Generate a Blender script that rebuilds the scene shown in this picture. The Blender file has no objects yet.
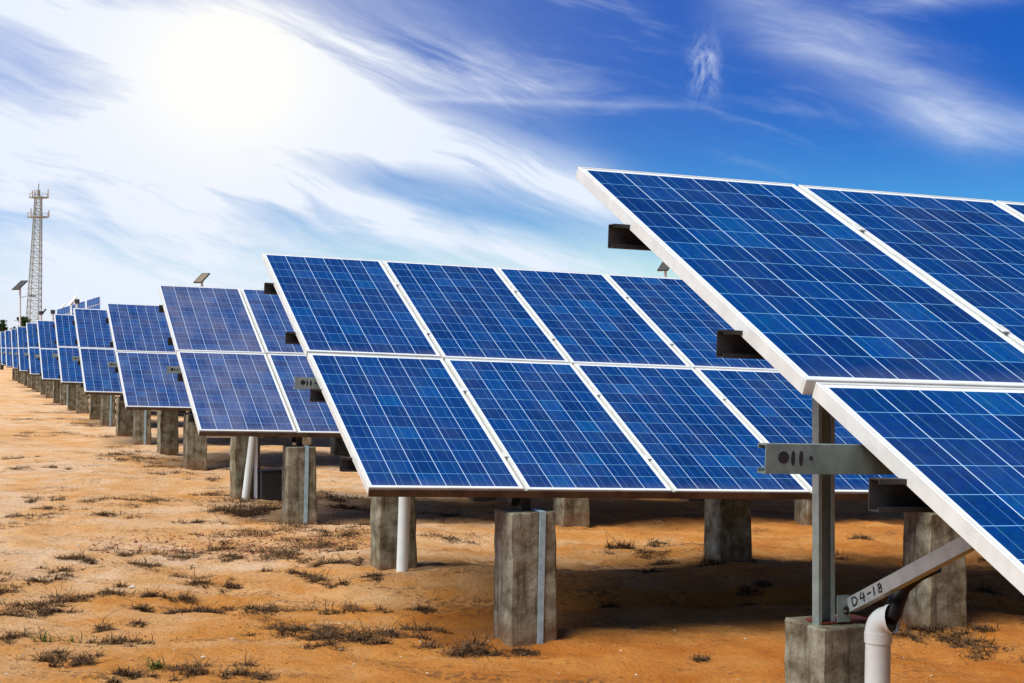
import bpy, bmesh, math, random
from mathutils import Matrix, Vector, noise as mn

# ------------------------------------------------------------------ camera, sky, sun
scene = bpy.context.scene
COL = scene.collection
R = math.radians
F = 1570.0                      # focal length in pixels at 1024 wide
PITCH = R(0.17)
cam_d = bpy.data.cameras.new("camera")
cam_d.sensor_width = 36.0
cam_d.lens = 36.0 * F / 1024.0
cam_d.clip_start = 0.05
cam_d.clip_end = 9000
cam = bpy.data.objects.new("camera", cam_d)
COL.objects.link(cam)
cam.location = (0, 0, 0)
cam.rotation_euler = (R(90) + PITCH, 0, 0)
scene.camera = cam
scene.view_settings.view_transform = 'Standard'
scene.view_settings.look = 'None'
scene.view_settings.exposure = 0.2
scene.view_settings.gamma = 1.0
scene.view_settings.use_curve_mapping = False

SUN_EL = 57.0
SUN_DIR = Vector((-0.84, -0.54, 0)).normalized() * math.cos(R(SUN_EL)) + Vector((0, 0, math.sin(R(SUN_EL))))
sun_d = bpy.data.lights.new("sun", 'SUN')
sun_d.energy = 5.0
sun_d.angle = R(46)
sun_d.color = (1.0, 0.96, 0.90)
sun = bpy.data.objects.new("sun", sun_d)
COL.objects.link(sun)
sun.rotation_euler = SUN_DIR.to_track_quat('Z', 'Y').to_euler()


class NT:
    """small helper for node maths"""
    def __init__(self, tree):
        self.t = tree
        self.n = tree.nodes
        self.l = tree.links

    def put(self, sock, v):
        if isinstance(v, (int, float)):
            sock.default_value = v
        elif isinstance(v, tuple):
            if len(v) == 3 and len(sock.default_value) == 4:
                v = v + (1,)
            sock.default_value = v
        else:
            self.l.new(v, sock)

    def m(self, op, a, b=0.0, c=0.0, clamp=False):
        n = self.n.new('ShaderNodeMath')
        n.operation = op
        n.use_clamp = clamp
        self.put(n.inputs[0], a); self.put(n.inputs[1], b); self.put(n.inputs[2], c)
        return n.outputs[0]

    def add(self, *a):
        r = a[0]
        for x in a[1:]:
            r = self.m('ADD', r, x)
        return r

    def mul(self, *a):
        r = a[0]
        for x in a[1:]:
            r = self.m('MULTIPLY', r, x)
        return r

    def sub(self, a, b): return self.m('SUBTRACT', a, b)

    def ss(self, x, lo, hi, a=0.0, b=1.0):
        n = self.n.new('ShaderNodeMapRange')
        n.interpolation_type = 'SMOOTHSTEP'
        self.put(n.inputs['Value'], x)
        n.inputs['From Min'].default_value = lo
        n.inputs['From Max'].default_value = hi
        n.inputs['To Min'].default_value = a
        n.inputs['To Max'].default_value = b
        return n.outputs['Result']

    def gauss(self, d):            # exp(-d^2)
        return self.m('EXPONENT', self.mul(d, d, -1.0))

    def mix(self, f, a, b, mode='MIX'):
        n = self.n.new('ShaderNodeMix')
        n.data_type = 'RGBA'
        n.blend_type = mode
        n.clamp_factor = True
        self.put(n.inputs[0], f); self.put(n.inputs[6], a); self.put(n.inputs[7], b)
        return n.outputs[2]

    def xyz(self, v):
        n = self.n.new('ShaderNodeSeparateXYZ')
        self.l.new(v, n.inputs[0])
        return n.outputs

    def comb(self, x, y, z=0.0):
        n = self.n.new('ShaderNodeCombineXYZ')
        self.put(n.inputs[0], x); self.put(n.inputs[1], y); self.put(n.inputs[2], z)
        return n.outputs[0]

    def noise(self, vec, scale, detail=4.0, rough=0.55, dist=0.0):
        n = self.n.new('ShaderNodeTexNoise')
        n.inputs['Scale'].default_value = scale
        n.inputs['Detail'].default_value = detail
        n.inputs['Roughness'].default_value = rough
        n.inputs['Distortion'].default_value = dist
        if vec is not None:
            self.l.new(vec, n.inputs['Vector'])
        return n.outputs['Fac']

    def ramp(self, f, stops):
        n = self.n.new('ShaderNodeValToRGB')
        self.put(n.inputs[0], f)
        e = n.color_ramp.elements
        while len(e) < len(stops):
            e.new(0.5)
        for i, (p, c) in enumerate(stops):
            e[i].position = p
            e[i].color = c + (1,) if len(c) == 3 else c
        return n.outputs['Color']


world = bpy.data.worlds.new("World")
scene.world = world
world.use_nodes = True
w = NT(world.node_tree)
w.n.clear()
tc = w.n.new('ShaderNodeTexCoord')
sky = w.n.new('ShaderNodeTexSky')
sky.sky_type = 'NISHITA'
sky.sun_disc = False
sky.sun_elevation = R(SUN_EL)
sky.sun_rotation = math.atan2(SUN_DIR.x, SUN_DIR.y)
sky.altitude = 200
sky.air_density = 1.3
sky.dust_density = 0.3
sky.ozone_density = 2.0
X, Y, Z = w.xyz(tc.outputs['Generated'])
# sky bearing (P, thousands of pixels from due north) and height above horizon (Q)
P = w.mul(w.m('ARCTAN2', X, Y), 1.57)
Q = w.mul(w.m('ARCSINE', Z), 1.57)
# cirrus flow coordinates, the streaks fall towards the right
ca, sa = math.cos(R(-19)), math.sin(R(-19))
S1 = w.add(w.mul(P, ca), w.mul(Q, sa))
T1 = w.add(w.mul(P, -sa), w.mul(Q, ca))
warp = w.noise(w.comb(P, Q, 3.1), 3.0, 3, 0.5)
T1w = w.add(T1, w.mul(w.sub(warp, 0.5), 0.10))
nA = w.noise(w.comb(w.mul(S1, 2.2), w.mul(T1w, 11.0), 0.3), 1.6, 8, 0.62, 0.3)
nB = w.noise(w.comb(w.mul(S1, 5.0), w.mul(T1w, 30.0), 5.3), 1.3, 7, 0.65, 0.6)
nC = w.noise(w.comb(w.mul(P, 4.0), w.mul(Q, 7.0), 9.3), 1.5, 8, 0.6, 0.8)
nD = w.noise(w.comb(w.mul(P, 60.0), w.mul(Q, 30.0), 7.9), 1.0, 7, 0.7, 0.5)
fib = w.add(w.mul(nA, 0.62), w.mul(nB, 0.38))


def band(p0, q0, slope, wdt, pa, pb, fa=0.08, fb=0.08):
    d = w.m('DIVIDE', w.sub(Q, w.add(q0, w.mul(w.sub(P, p0), slope))), wdt)
    return w.mul(w.gauss(d), w.ss(P, pa - fa, pa + fa), w.ss(P, pb - fb, pb + fb, 1.0, 0.0))


def blob(p0, q0, rx, ry):
    a = w.m('DIVIDE', w.sub(P, p0), rx)
    b = w.m('DIVIDE', w.sub(Q, q0), ry)
    return w.m('EXPONENT', w.mul(w.add(w.mul(a, a), w.mul(b, b)), -1.0))


def fibre(mask, gain, cut=0.0):
    return w.mul(mask, w.m('SUBTRACT', w.mul(fib, gain), cut, clamp=True))


D = w.add(
    fibre(band(-0.50, 0.335, -0.33, 0.030, -1.4, -0.12), 3.4, 0.95),
    fibre(band(-0.10, 0.210, -0.34, 0.030, -0.25, 0.12, 0.1, 0.05), 4.2, 1.0),
    fibre(band(-0.12, 0.285, -0.22, 0.026, -0.25, 0.02), 3.0, 1.15),
    fibre(band(-0.15, 0.135, -0.25, 0.022, -0.28, 0.13, 0.08, 0.06), 3.2, 1.05),
    fibre(blob(-0.44, 0.16, 0.20, 0.09), 3.4, 1.15),
    w.mul(fib, blob(-0.52, 0.28, 0.10, 0.12), 0.6),
    fibre(blob(-0.38, 0.04, 0.26, 0.06), 2.0, 0.35),
    fibre(band(0.0, 0.04, -0.03, 0.05, -0.3, 0.5, 0.2, 0.2), 1.7, 0.6),
    w.mul(fibre(band(0.30, 0.300, -0.55, 0.036, 0.20, 0.46, 0.06, 0.06), 3.0, 0.85), 0.52),
    w.mul(fibre(band(0.46, 0.213, -0.20, 0.020, 0.40, 0.75, 0.05, 0.1), 3.0, 0.9), 0.6),
    w.mul(blob(0.192, 0.275, 0.013, 0.026), w.m('SUBTRACT', w.mul(nD, 4.5), 1.75, clamp=True), 0.6),
    w.mul(fibre(blob(0.43, 0.335, 0.06, 0.012), 3.2, 1.1), 0.7),
    w.mul(band(0.03, 0.242, -0.035, 0.0035, -0.12, 0.16, 0.05, 0.08), 0.16),
    # the rest of the sky carries a thin broken cirrus too
    w.mul(w.ss(fib, 0.52, 0.74), 0.22, w.ss(Q, 0.7, 0.35)),
)
ga = w.sub(P, -0.282)
gb = w.sub(Q, 0.268)
gr = w.m('SQRT', w.add(w.mul(ga, ga, 0.85), w.mul(gb, gb, 1.25), 0.0004))
glow = w.m('EXPONENT', w.mul(gr, -1 / 0.058))
glow2 = w.m('EXPONENT', w.mul(gr, -1 / 0.125))
glow3 = blob(-0.33, 0.10, 0.11, 0.15)
D = w.add(D, w.mul(glow, 1.45), w.mul(glow2, w.m('SUBTRACT', w.mul(fib, 2.4), 0.42, clamp=True)), w.mul(glow3, w.mul(fib, 0.62)))
Dm = w.m('MINIMUM', w.m('MAXIMUM', D, 0.0), 1.0)
# clear sky: Nishita, deepened as a polarised blue
hz = w.ss(Q, -0.02, 0.27)
high = w.ss(Q, 0.36, 0.75)
tint = w.ramp(hz, [(0.0, (1.35, 1.28, 1.22)), (0.22, (0.66, 1.0, 1.30)), (0.5, (0.13, 0.48, 1.06)), (1.0, (0.045, 0.23, 0.78))])
# the blue pales towards the bright side of the sky
tint = w.mix(high, tint, (0.16, 0.22, 0.36))
clear = w.mix(1.0, sky.outputs['Color'], tint, 'MULTIPLY')
side = w.ss(P, 0.02, -0.75)
clear = w.mix(w.mul(side, 0.5, w.ss(Q, 0.6, 0.2)), clear, (3.4, 5.4, 9.4))
cloudc = w.mix(w.m('MINIMUM', w.add(w.mul(glow, 1.5), w.mul(glow2, 0.6)), 1.0), (6.9, 7.6, 8.8), (8.9, 8.75, 8.45))
skyc = w.mix(Dm, clear, cloudc)
bg = w.n.new('ShaderNodeBackground')
bg.inputs['Strength'].default_value = 0.1
w.l.new(skyc, bg.inputs['Color'])
out = w.n.new('ShaderNodeOutputWorld')
w.l.new(bg.outputs[0], out.inputs['Surface'])


# ------------------------------------------------------------------ materials
MAT = {}


def new_mat(name):
    m = bpy.data.materials.new(name)
    m.use_nodes = True
    t = NT(m.node_tree)
    b = t.n['Principled BSDF']
    MAT[name] = m
    return m, t, b


def bump(t, b, h, strength, dist=0.01):
    n = t.n.new('ShaderNodeBump')
    n.inputs['Strength'].default_value = strength
    n.inputs['Distance'].default_value = dist
    t.put(n.inputs['Height'], h)
    t.l.new(n.outputs[0], b.inputs['Normal'])


def objco(t):
    return t.n.new('ShaderNodeTexCoord').outputs['Object']


def worldco(t):
    return t.n.new('ShaderNodeNewGeometry').outputs['Position']


def simple(name, col, rough, metal=0.0, var=0.0, scale=20.0, bmp=0.0, spec=0.5):
    m, t, b = new_mat(name)
    b.inputs['Roughness'].default_value = rough
    b.inputs['Metallic'].default_value = metal
    b.inputs['Specular IOR Level'].default_value = spec
    if var:
        nz = t.noise(objco(t), scale, 5, 0.6)
        f = t.ss(nz, 0.3, 0.7)
        lo = tuple(c * (1 - var) for c in col)
        hi = tuple(min(1, c * (1 + var * 0.6)) for c in col)
        t.l.new(t.mix(f, lo, hi), b.inputs['Base Color'])
        if bmp:
            bump(t, b, nz, bmp)
    else:
        b.inputs['Base Color'].default_value = col + (1,)
    return m


simple('aluminium', (0.69, 0.725, 0.69), 0.42, 0.1, 0.10, 9.0)
simple('edge_shade_brown', (0.10, 0.075, 0.05), 0.8, 0, 0.5, 6)  # brown that stands for shade on the lower frame faces
simple('beam_steel', (0.19, 0.25, 0.215), 0.5, 0.3, 0.25, 14.0)
simple('brace_steel', (0.44, 0.52, 0.51), 0.45, 0.3, 0.15, 14.0)
simple('galvanised', (0.31, 0.40, 0.38), 0.5, 0.35, 0.22, 14.0)
simple('purlin_steel', (0.035, 0.033, 0.03), 0.6, 0.3, 0.25, 14.0)  # near-black base colour carries the shade under the modules
simple('strip_paint', (0.36, 0.52, 0.58), 0.5, 0.1, 0.2, 20.0)
simple('pvc', (0.80, 0.87, 0.83), 0.32, 0.0, 0.07, 12.0)
simple('black_rubber', (0.012, 0.011, 0.012), 0.5)
simple('dark_metal', (0.03, 0.03, 0.03), 0.6)
simple('ink', (0.01, 0.012, 0.02), 0.6)
simple('red_paint', (0.20, 0.045, 0.02), 0.75, 0, 0.3, 30)
simple('tower_steel', (0.30, 0.33, 0.31), 0.55, 0.2)
simple('antenna_white', (0.55, 0.56, 0.56), 0.5)
simple('panel_back', (0.17, 0.135, 0.09), 0.7)
simple('white_metal', (0.66, 0.70, 0.74), 0.5)
simple('bark', (0.06, 0.045, 0.03), 0.9, 0, 0.3, 8)

# concrete with pits, streaks and damp feet
m, t, b = new_mat('concrete')
co = objco(t)
x_, y_, z_ = t.xyz(co)
oi = t.n.new('ShaderNodeObjectInfo').outputs['Random']
cv = t.comb(t.add(x_, t.mul(oi, 13.0)), y_, z_)
n1 = t.noise(cv, 7.0, 8, 0.65)
n2 = t.noise(cv, 60.0, 4, 0.6)
st = t.noise(t.comb(t.mul(x_, 22.0), t.mul(y_, 22.0), t.add(t.mul(z_, 1.8), t.mul(oi, 7.0))), 1.0, 5, 0.6)
c = t.ramp(n1, [(0.30, (0.07, 0.055, 0.030)), (0.44, (0.17, 0.15, 0.095)), (0.57, (0.29, 0.28, 0.20)), (0.76, (0.47, 0.47, 0.37))])
c = t.mix(t.mul(t.ss(st, 0.51, 0.66), 0.7), c, (0.05, 0.035, 0.022))
c = t.mix(t.mul(t.ss(n2, 0.62, 0.72), 0.7), c, (0.06, 0.045, 0.035))
c = t.mix(t.mul(t.ss(z_, 0.22, 0.0), 0.5), c, (0.25, 0.13, 0.055))
t.l.new(c, b.inputs['Base Color'])
b.inputs['Roughness'].default_value = 0.92
b.inputs['Specular IOR Level'].default_value = 0.2
bump(t, b, t.add(t.mul(n1, 0.6), t.mul(n2, 0.4)), 0.7, 0.012)

# polycrystalline cells (object space of one module: x across, -y down the slope)
MW, ML = 0.992, 1.956
CWID, CLEN = 0.943 / 6, 1.896 / 12
m, t, b = new_mat('solar_cells')
co = objco(t)
x_, y_, z_ = t.xyz(co)
cx = t.m('DIVIDE', t.sub(x_, (MW - 0.943) / 2), CWID)
cy = t.m('DIVIDE', t.sub(t.mul(y_, -1.0), (ML - 1.896) / 2), CLEN)
fx = t.m('FRACT', cx); fy = t.m('FRACT', cy)
ix = t.m('FLOOR', cx); iy = t.m('FLOOR', cy)


def near_edge(f, wd):         # 1 within wd of a cell edge
    return t.m('GREATER_THAN', t.m('ABSOLUTE', t.sub(f, 0.5)), 0.5 - wd)


gapx = near_edge(fx, 0.0125)
gapy = near_edge(fy, 0.0105)
bus = t.m('MAXIMUM', t.m('LESS_THAN', t.m('ABSOLUTE', t.sub(fx, 0.27)), 0.0075),
          t.m('LESS_THAN', t.m('ABSOLUTE', t.sub(fx, 0.73)), 0.0075))
oinf = t.n.new('ShaderNodeObjectInfo')
oi = oinf.outputs['Random']
glare_level = t.xyz(oinf.outputs['Color'])[0]  # red of the object colour: strength of the painted glare
wn = t.n.new('ShaderNodeTexWhiteNoise')
wn.noise_dimensions = '3D'
t.l.new(t.comb(ix, iy, t.mul(oi, 37.0)), wn.inputs['Vector'])
wv = wn.outputs['Value']
vo = t.n.new('ShaderNodeTexVoronoi')
vo.inputs['Scale'].default_value = 55.0
t.l.new(t.comb(t.add(x_, t.mul(oi, 9.0)), y_, 0.0), vo.inputs['Vector'])
gx, gy, gz = t.xyz(vo.outputs['Color'])
c = t.ramp(wv, [(0.0, (0.0002, 0.027, 0.138)), (0.5, (0.0002, 0.036, 0.172)), (0.90, (0.0002, 0.046, 0.205)), (1.0, (0.0003, 0.064, 0.245))])
c = t.mix(t.add(0.72, t.mul(gx, 0.0)), c, t.mix(1.0, c, t.comb(t.add(0.75, t.mul(gx, 0.5)), t.add(0.72, t.mul(gy, 0.56)), t.add(0.78, t.mul(gx, 0.44))), 'MULTIPLY'))
c = t.mix(t.mul(bus, 0.5), c, (0.14, 0.36, 0.60))
c = t.mix(t.mul(gapy, 0.85), c, (0.20, 0.50, 0.80))
c = t.mix(t.mul(gapx, 0.9), c, (0.55, 0.76, 0.95))
inx = t.mul(t.m('GREATER_THAN', cx, 0.0), t.m('LESS_THAN', cx, 6.0))
iny = t.mul(t.m('GREATER_THAN', cy, 0.0), t.m('LESS_THAN', cy, 12.0))
c = t.mix(t.mul(inx, iny), (0.78, 0.82, 0.86), c)
dn = t.noise(t.comb(t.add(x_, t.mul(oi, 5.0)), t.mul(y_, 0.5), 0.0), 3.0, 6, 0.6)
c = t.mix(t.add(t.mul(t.ss(dn, 0.42, 0.75), 0.03), t.mul(glare_level, t.ss(dn, 0.15, 0.75)), t.mul(t.ss(t.add(y_, t.mul(dn, 0.25)), -1.70, -1.86), 0.10)), c, (0.46, 0.42, 0.42))  # grey mix: dust patches, painted glare, dust along the lower edge
t.l.new(c, b.inputs['Base Color'])
b.inputs['Roughness'].default_value = 0.45
b.inputs['Specular IOR Level'].default_value = 0.12
b.inputs['Coat Weight'].default_value = 0.3
b.inputs['Coat Roughness'].default_value = 0.06
b.inputs['Coat IOR'].default_value = 1.38

# sand
m, t, b = new_mat('sand')
co = worldco(t)
x_, y_, z_ = t.xyz(co)
big = t.noise(co, 0.35, 5, 0.55, 0.4)
mid = t.noise(co, 1.7, 6, 0.6, 0.2)
fine = t.noise(co, 18.0, 8, 0.7)
grit = t.noise(co, 130.0, 4, 0.7)
# the sand gets redder towards the near right
red = t.add(t.mul(t.ss(x_, -3.5, 2.0), 0.30), t.mul(t.ss(y_, 13.5, 8.0), 0.20), t.mul(big, 0.62), t.mul(t.sub(mid, 0.5), 0.9))
c = t.ramp(red, [(0.20, (0.79, 0.55, 0.35)), (0.36, (0.75, 0.44, 0.205)), (0.58, (0.66, 0.29, 0.070)), (0.86, (0.52, 0.17, 0.024))])
c = t.mix(t.mul(t.ss(fine, 0.50, 0.72), 0.4), c, (0.36, 0.17, 0.065))
c = t.mix(t.mul(t.ss(grit, 0.60, 0.75), 0.35), c, (0.22, 0.115, 0.055))
# patches of dry litter worked into the surface
lit = t.noise(t.comb(t.mul(x_, 0.8), t.mul(y_, 1.6), 0.0), 1.15, 7, 0.66, 0.5)
c = t.mix(t.mul(t.ss(lit, 0.52, 0.64), t.ss(fine, 0.44, 0.58), 0.75), c, (0.13, 0.070, 0.035))
crumb = t.noise(t.comb(t.mul(x_, 1.0), t.mul(y_, 1.0), 0.0), 38.0, 3, 0.6)
c = t.mix(t.mul(t.ss(crumb, 0.61, 0.66), t.ss(lit, 0.38, 0.56), 0.85), c, (0.10, 0.045, 0.022))
t.l.new(c, b.inputs['Base Color'])
b.inputs['Roughness'].default_value = 0.95
b.inputs['Specular IOR Level'].default_value = 0.1
bump(t, b, t.add(t.mul(mid, 1.0), t.mul(fine, 0.65), t.mul(grit, 0.22)), 1.0, 0.07)


def leafy(name, a, bcol, rough=0.85):
    m, t, b = new_mat(name)
    n = t.noise(worldco(t), 30.0, 3, 0.6)
    t.l.new(t.mix(t.ss(n, 0.3, 0.7), a, bcol), b.inputs['Base Color'])
    b.inputs['Roughness'].default_value = rough
    b.inputs['Specular IOR Level'].default_value = 0.15


leafy('dead_grass', (0.030, 0.016, 0.010), (0.16, 0.095, 0.045))
leafy('green_grass', (0.03, 0.05, 0.012), (0.11, 0.14, 0.03))
leafy('twig', (0.035, 0.018, 0.010), (0.12, 0.07, 0.035))
leafy('foliage', (0.015, 0.035, 0.012), (0.05, 0.085, 0.03))
leafy('red_stone', (0.20, 0.065, 0.03), (0.48, 0.24, 0.13))
leafy('pale_stone', (0.40, 0.33, 0.25), (0.66, 0.58, 0.47))


# ------------------------------------------------------------------ mesh helpers
class MB:
    def __init__(self):
        self.bm = bmesh.new()

    def box(self, x0, x1, y0, y1, z0, z1, M=None, bevel=0.0):
        vs = [self.bm.verts.new(Vector(p)) for p in
              [(x0, y0, z0), (x1, y0, z0), (x1, y1, z0), (x0, y1, z0), (x0, y0, z1), (x1, y0, z1), (x1, y1, z1), (x0, y1, z1)]]
        fs = [self.bm.faces.new([vs[i] for i in q]) for q in
              [(3, 2, 1, 0), (4, 5, 6, 7), (0, 1, 5, 4), (1, 2, 6, 5), (2, 3, 7, 6), (3, 0, 4, 7)]]
        if bevel:
            es = {e for f in fs for e in f.edges}
            r = bmesh.ops.bevel(self.bm, geom=list(es), offset=bevel, segments=1, affect='EDGES')
            vs = list({v for f in r['faces'] for v in f.verts} | {v for v in vs if v.is_valid})
        if M is not None:
            for v in vs:
                v.co = M @ v.co
        return self

    def profile(self, pts, a0, a1, axis='x', M=None):
        """closed 2D outline swept along an axis; pts are the two other coordinates"""
        def mk(p, a):
            if axis == 'x': q = (a, p[0], p[1])
            elif axis == 'y': q = (p[0], a, p[1])
            else: q = (p[0], p[1], a)
            q = Vector(q)
            return M @ q if M is not None else q
        A = [self.bm.verts.new(mk(p, a0)) for p in pts]
        B = [self.bm.verts.new(mk(p, a1)) for p in pts]
        n = len(pts)
        for i in range(n):
            self.bm.faces.new([A[i], A[(i + 1) % n], B[(i + 1) % n], B[i]])
        self.bm.faces.new(list(reversed(A)))
        self.bm.faces.new(B)
        return self

    def tube(self, pts, rad, seg=12, cap=True):
        pts = [Vector(p) for p in pts]
        rads = rad if isinstance(rad, (list, tuple)) else [rad] * len(pts)
        rings = []
        ref = None
        for i, p in enumerate(pts):
            d = (pts[min(i + 1, len(pts) - 1)] - pts[max(i - 1, 0)]).normalized()
            if ref is None:
                ref = Vector((0, 0, 1)) if abs(d.z) < 0.9 else Vector((1, 0, 0))
            s = d.cross(ref).normalized()
            q = s.cross(d).normalized()
            ref = q
            rings.append([self.bm.verts.new(p + (s * math.cos(2 * math.pi * k / seg) + q * math.sin(2 * math.pi * k / seg)) * rads[i]) for k in range(seg)])
        for a, b_ in zip(rings, rings[1:]):
            for k in range(seg):
                self.bm.faces.new([a[k], a[(k + 1) % seg], b_[(k + 1) % seg], b_[k]])
        if cap:
            self.bm.faces.new(list(reversed(rings[0])))
            self.bm.faces.new(rings[-1])
        return self

    def build(self, name, mat, parent=None, M=None, smooth=False):
        bmesh.ops.recalc_face_normals(self.bm, faces=self.bm.faces)
        me = bpy.data.meshes.new(name)
        self.bm.to_mesh(me)
        self.bm.free()
        me.materials.append(MAT[mat])
        if smooth:
            for p in me.polygons:
                p.use_smooth = True
            me.set_sharp_from_angle(angle=R(38))
        return put(me, name, parent, M)


def put(me, name, parent=None, M=None):
    o = bpy.data.objects.new(name, me)
    COL.objects.link(o)
    if parent is not None:
        o.parent = parent
    if M is not None:
        o.matrix_local = M
    return o


def tag(o, label=None, cat=None, group=None, kind=None):
    if label: o['label'] = label
    if cat: o['category'] = cat
    if group: o['group'] = group
    if kind: o['kind'] = kind
    return o


def empty(name, loc, rz=0.0):
    o = bpy.data.objects.new(name, None)
    COL.objects.link(o)
    o.location = loc
    o.rotation_euler = (0, 0, rz)
    o.empty_display_size = 0.3
    return o


# ------------------------------------------------------------------ ground
UH = Vector((0.9397, 0.342, 0))          # along the rows
BH = Vector((-0.342, 0.9397, 0))         # from row to row
P0 = Vector((0.264, 6.286, 0))


def smax(a, b_, k):
    h = max(k - abs(a - b_), 0.0) / k
    return max(a, b_) + h * h * k * 0.25


def ground_plane(x, y):
    a = (x - P0.x) * UH.x + (y - P0.y) * UH.y
    a = smax(a, -2.0, 2.0)
    a = -smax(-a, -60.0, 10.0)
    return -1.80 - 0.035 * a


def ground_z(x, y):
    z = ground_plane(x, y)
    r = math.hypot(x, y)
    k = 1.0 if r < 60 else max(0.0, 1 - (r - 60) / 60)
    if k > 0:
        v = Vector((x, y, 0))
        z += k * 0.075 * mn.noise(v * 0.45 + Vector((3.3, 1.7, 0)))
        z += k * 0.040 * mn.noise(v * 1.3 + Vector((9.1, 4.2, 0)))
        if r < 30:
            z += 0.026 * mn.noise(v * 3.1) + 0.018 * mn.noise(v * 7.7) + 0.010 * mn.noise(v * 17.0)
        # worn step washed out under the second row
        e = y - (11.75 + 0.10 * (x - 1.0) + 0.16 * mn.noise(Vector((x * 1.4, 7.0, 0))))
        if x > -1.6:
            f = min(1.0, (x + 1.6) / 1.2)
            z += f * 0.07 * (max(0.0, min(1.0, e / 0.16 + 0.5)) - 0.5 * math.exp(-((e + 0.15) / 0.15) ** 2)) * max(0.0, min(1.0, (14.5 - y) / 2.5))
    return z


def build_ground():
    def axis(lo, hi, step0, grow, c, flat):
        out = [c]
        s, x = step0, c
        while x < hi:
            if abs(x - c) > flat: s *= grow
            x += s; out.append(x)
        s, x = step0, c
        while x > lo:
            if abs(x - c) > flat: s *= grow
            x -= s; out.insert(0, x)
        return out
    xs = axis(-4000, 4000, 0.05, 1.055, -0.6, 4.4)
    ys = []
    y, s = -12.0, 0.5
    while y < 5: ys.append(y); y += s
    while y < 6000:
        if y < 15: s = 0.05
        else: s *= 1.045
        ys.append(y); y += s
    ys = [-4000, -1500, -500, -150, -50, -25] + ys
    verts = [(x, y, ground_z(x, y)) for y in ys for x in xs]
    nx = len(xs)
    faces = [(j * nx + i, j * nx + i + 1, (j + 1) * nx + i + 1, (j + 1) * nx + i) for j in range(len(ys) - 1) for i in range(nx - 1)]
    me = bpy.data.meshes.new('ground')
    me.from_pydata(verts, [], faces)
    me.materials.append(MAT['sand'])
    for p in me.polygons: p.use_smooth = True
    tag(put(me, 'ground'), kind='structure')


build_ground()


def G(px, py):
    """point of the ground seen at a photograph position"""
    d = Vector(((px - 512) / F, 1.0, (341.5 - py) / F + math.tan(PITCH)))
    t_ = 8.0
    for _ in range(60):
        p = d * t_
        t_ += 0.6 * (ground_plane(p.x, p.y) - p.z) / d.z
    p = d * t_
    return Vector((p.x, p.y, ground_z(p.x, p.y)))


def at(px, py, y):
    return Vector(((px - 512) / F * y, y, ((341.5 - py) / F + math.tan(PITCH)) * y))


# ------------------------------------------------------------------ solar tables
GAP = 0.02
PW, PL = MW + GAP, ML + GAP
YAW = R(20.0)

# shared meshes, module space: x across, y up the slope (0 at the top), z = normal, face plane at 0
fm = MB()
LIP, DEP = 0.012, 0.05
fm.box(0, MW, -LIP, 0, -DEP, 0.0, bevel=0.0015)
fm.box(0, MW, -ML, -ML + LIP, -DEP, 0.0, bevel=0.0015)
fm.box(0, LIP, -ML + LIP, -LIP, -DEP, 0.0, bevel=0.0015)
fm.box(MW - LIP, MW, -ML + LIP, -LIP, -DEP, 0.0, bevel=0.0015)
bmesh.ops.recalc_face_normals(fm.bm, faces=fm.bm.faces)
ME_FRAME = bpy.data.meshes.new('frame'); fm.bm.to_mesh(ME_FRAME); ME_FRAME.materials.append(MAT['aluminium'])
gm = MB()
gm.box(LIP - 0.001, MW - LIP + 0.001, -ML + LIP - 0.001, -LIP + 0.001, -0.010, -0.003)
bmesh.ops.recalc_face_normals(gm.bm, faces=gm.bm.faces)
ME_GLASS = bpy.data.meshes.new('solar_panel'); gm.bm.to_mesh(ME_GLASS)
ME_GLASS.materials.append(MAT['solar_cells'])
jm = MB()
jm.box(MW / 2 - 0.06, MW / 2 + 0.06, -0.26, -0.16, -0.045, -0.0105, bevel=0.004)
bmesh.ops.recalc_face_normals(jm.bm, faces=jm.bm.faces)
ME_JBOX = bpy.data.meshes.new('junction_box'); jm.bm.to_mesh(ME_JBOX); ME_JBOX.materials.append(MAT['black_rubber'])


def c_outline(h, wd, tk=0.004, lip=0.015, flip=1):
    """C section in the (y, z) plane, web at y=0, opening towards +y*flip, top at z=0"""
    o = [(0, 0), (wd, 0), (wd, -lip), (wd - tk, -lip), (wd - tk, -tk), (tk, -tk), (tk, -h + tk), (wd - tk, -h + tk),
         (wd - tk, -h + lip), (wd, -h + lip), (wd, -h), (0, -h)]
    return [(p[0] * flip, p[1]) for p in o]


def pillar_mesh(h, wid, rnd):
    """slightly tapered cast block with chipped, uneven edges; origin at its foot"""
    bm = bmesh.new()
    n = 8
    ring = []
    hw = wid / 2
    cb = 0.012
    base = [(-hw + cb, -hw), (hw - cb, -hw), (hw, -hw + cb), (hw, hw - cb), (hw - cb, hw), (-hw + cb, hw), (-hw, hw - cb), (-hw, -hw + cb)]
    levels = [-0.25] + [h * k / n for k in range(n)] + [h - 0.012, h]
    for li, z in enumerate(levels):
        k = 1.03 - 0.06 * max(z, 0) / h
        if li == len(levels) - 1: k *= 0.965
        r = []
        for (x, y) in base:
            j = 0.0045
            r.append(bm.verts.new((x * k + rnd.uniform(-j, j), y * k + rnd.uniform(-j, j), z + (rnd.uniform(-.006, .004) if li == len(levels) - 1 else 0))))
        ring.append(r)
    for a, b_ in zip(ring, ring[1:]):
        for i in range(8):
            bm.faces.new([a[i], a[(i + 1) % 8], b_[(i + 1) % 8], b_[i]])
    bm.faces.new(ring[-1])
    bmesh.ops.recalc_face_normals(bm, faces=bm.faces)
    me = bpy.data.meshes.new('concrete_pillar')
    bm.to_mesh(me); bm.free()
    me.materials.append(MAT['concrete'])
    return me


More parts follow.
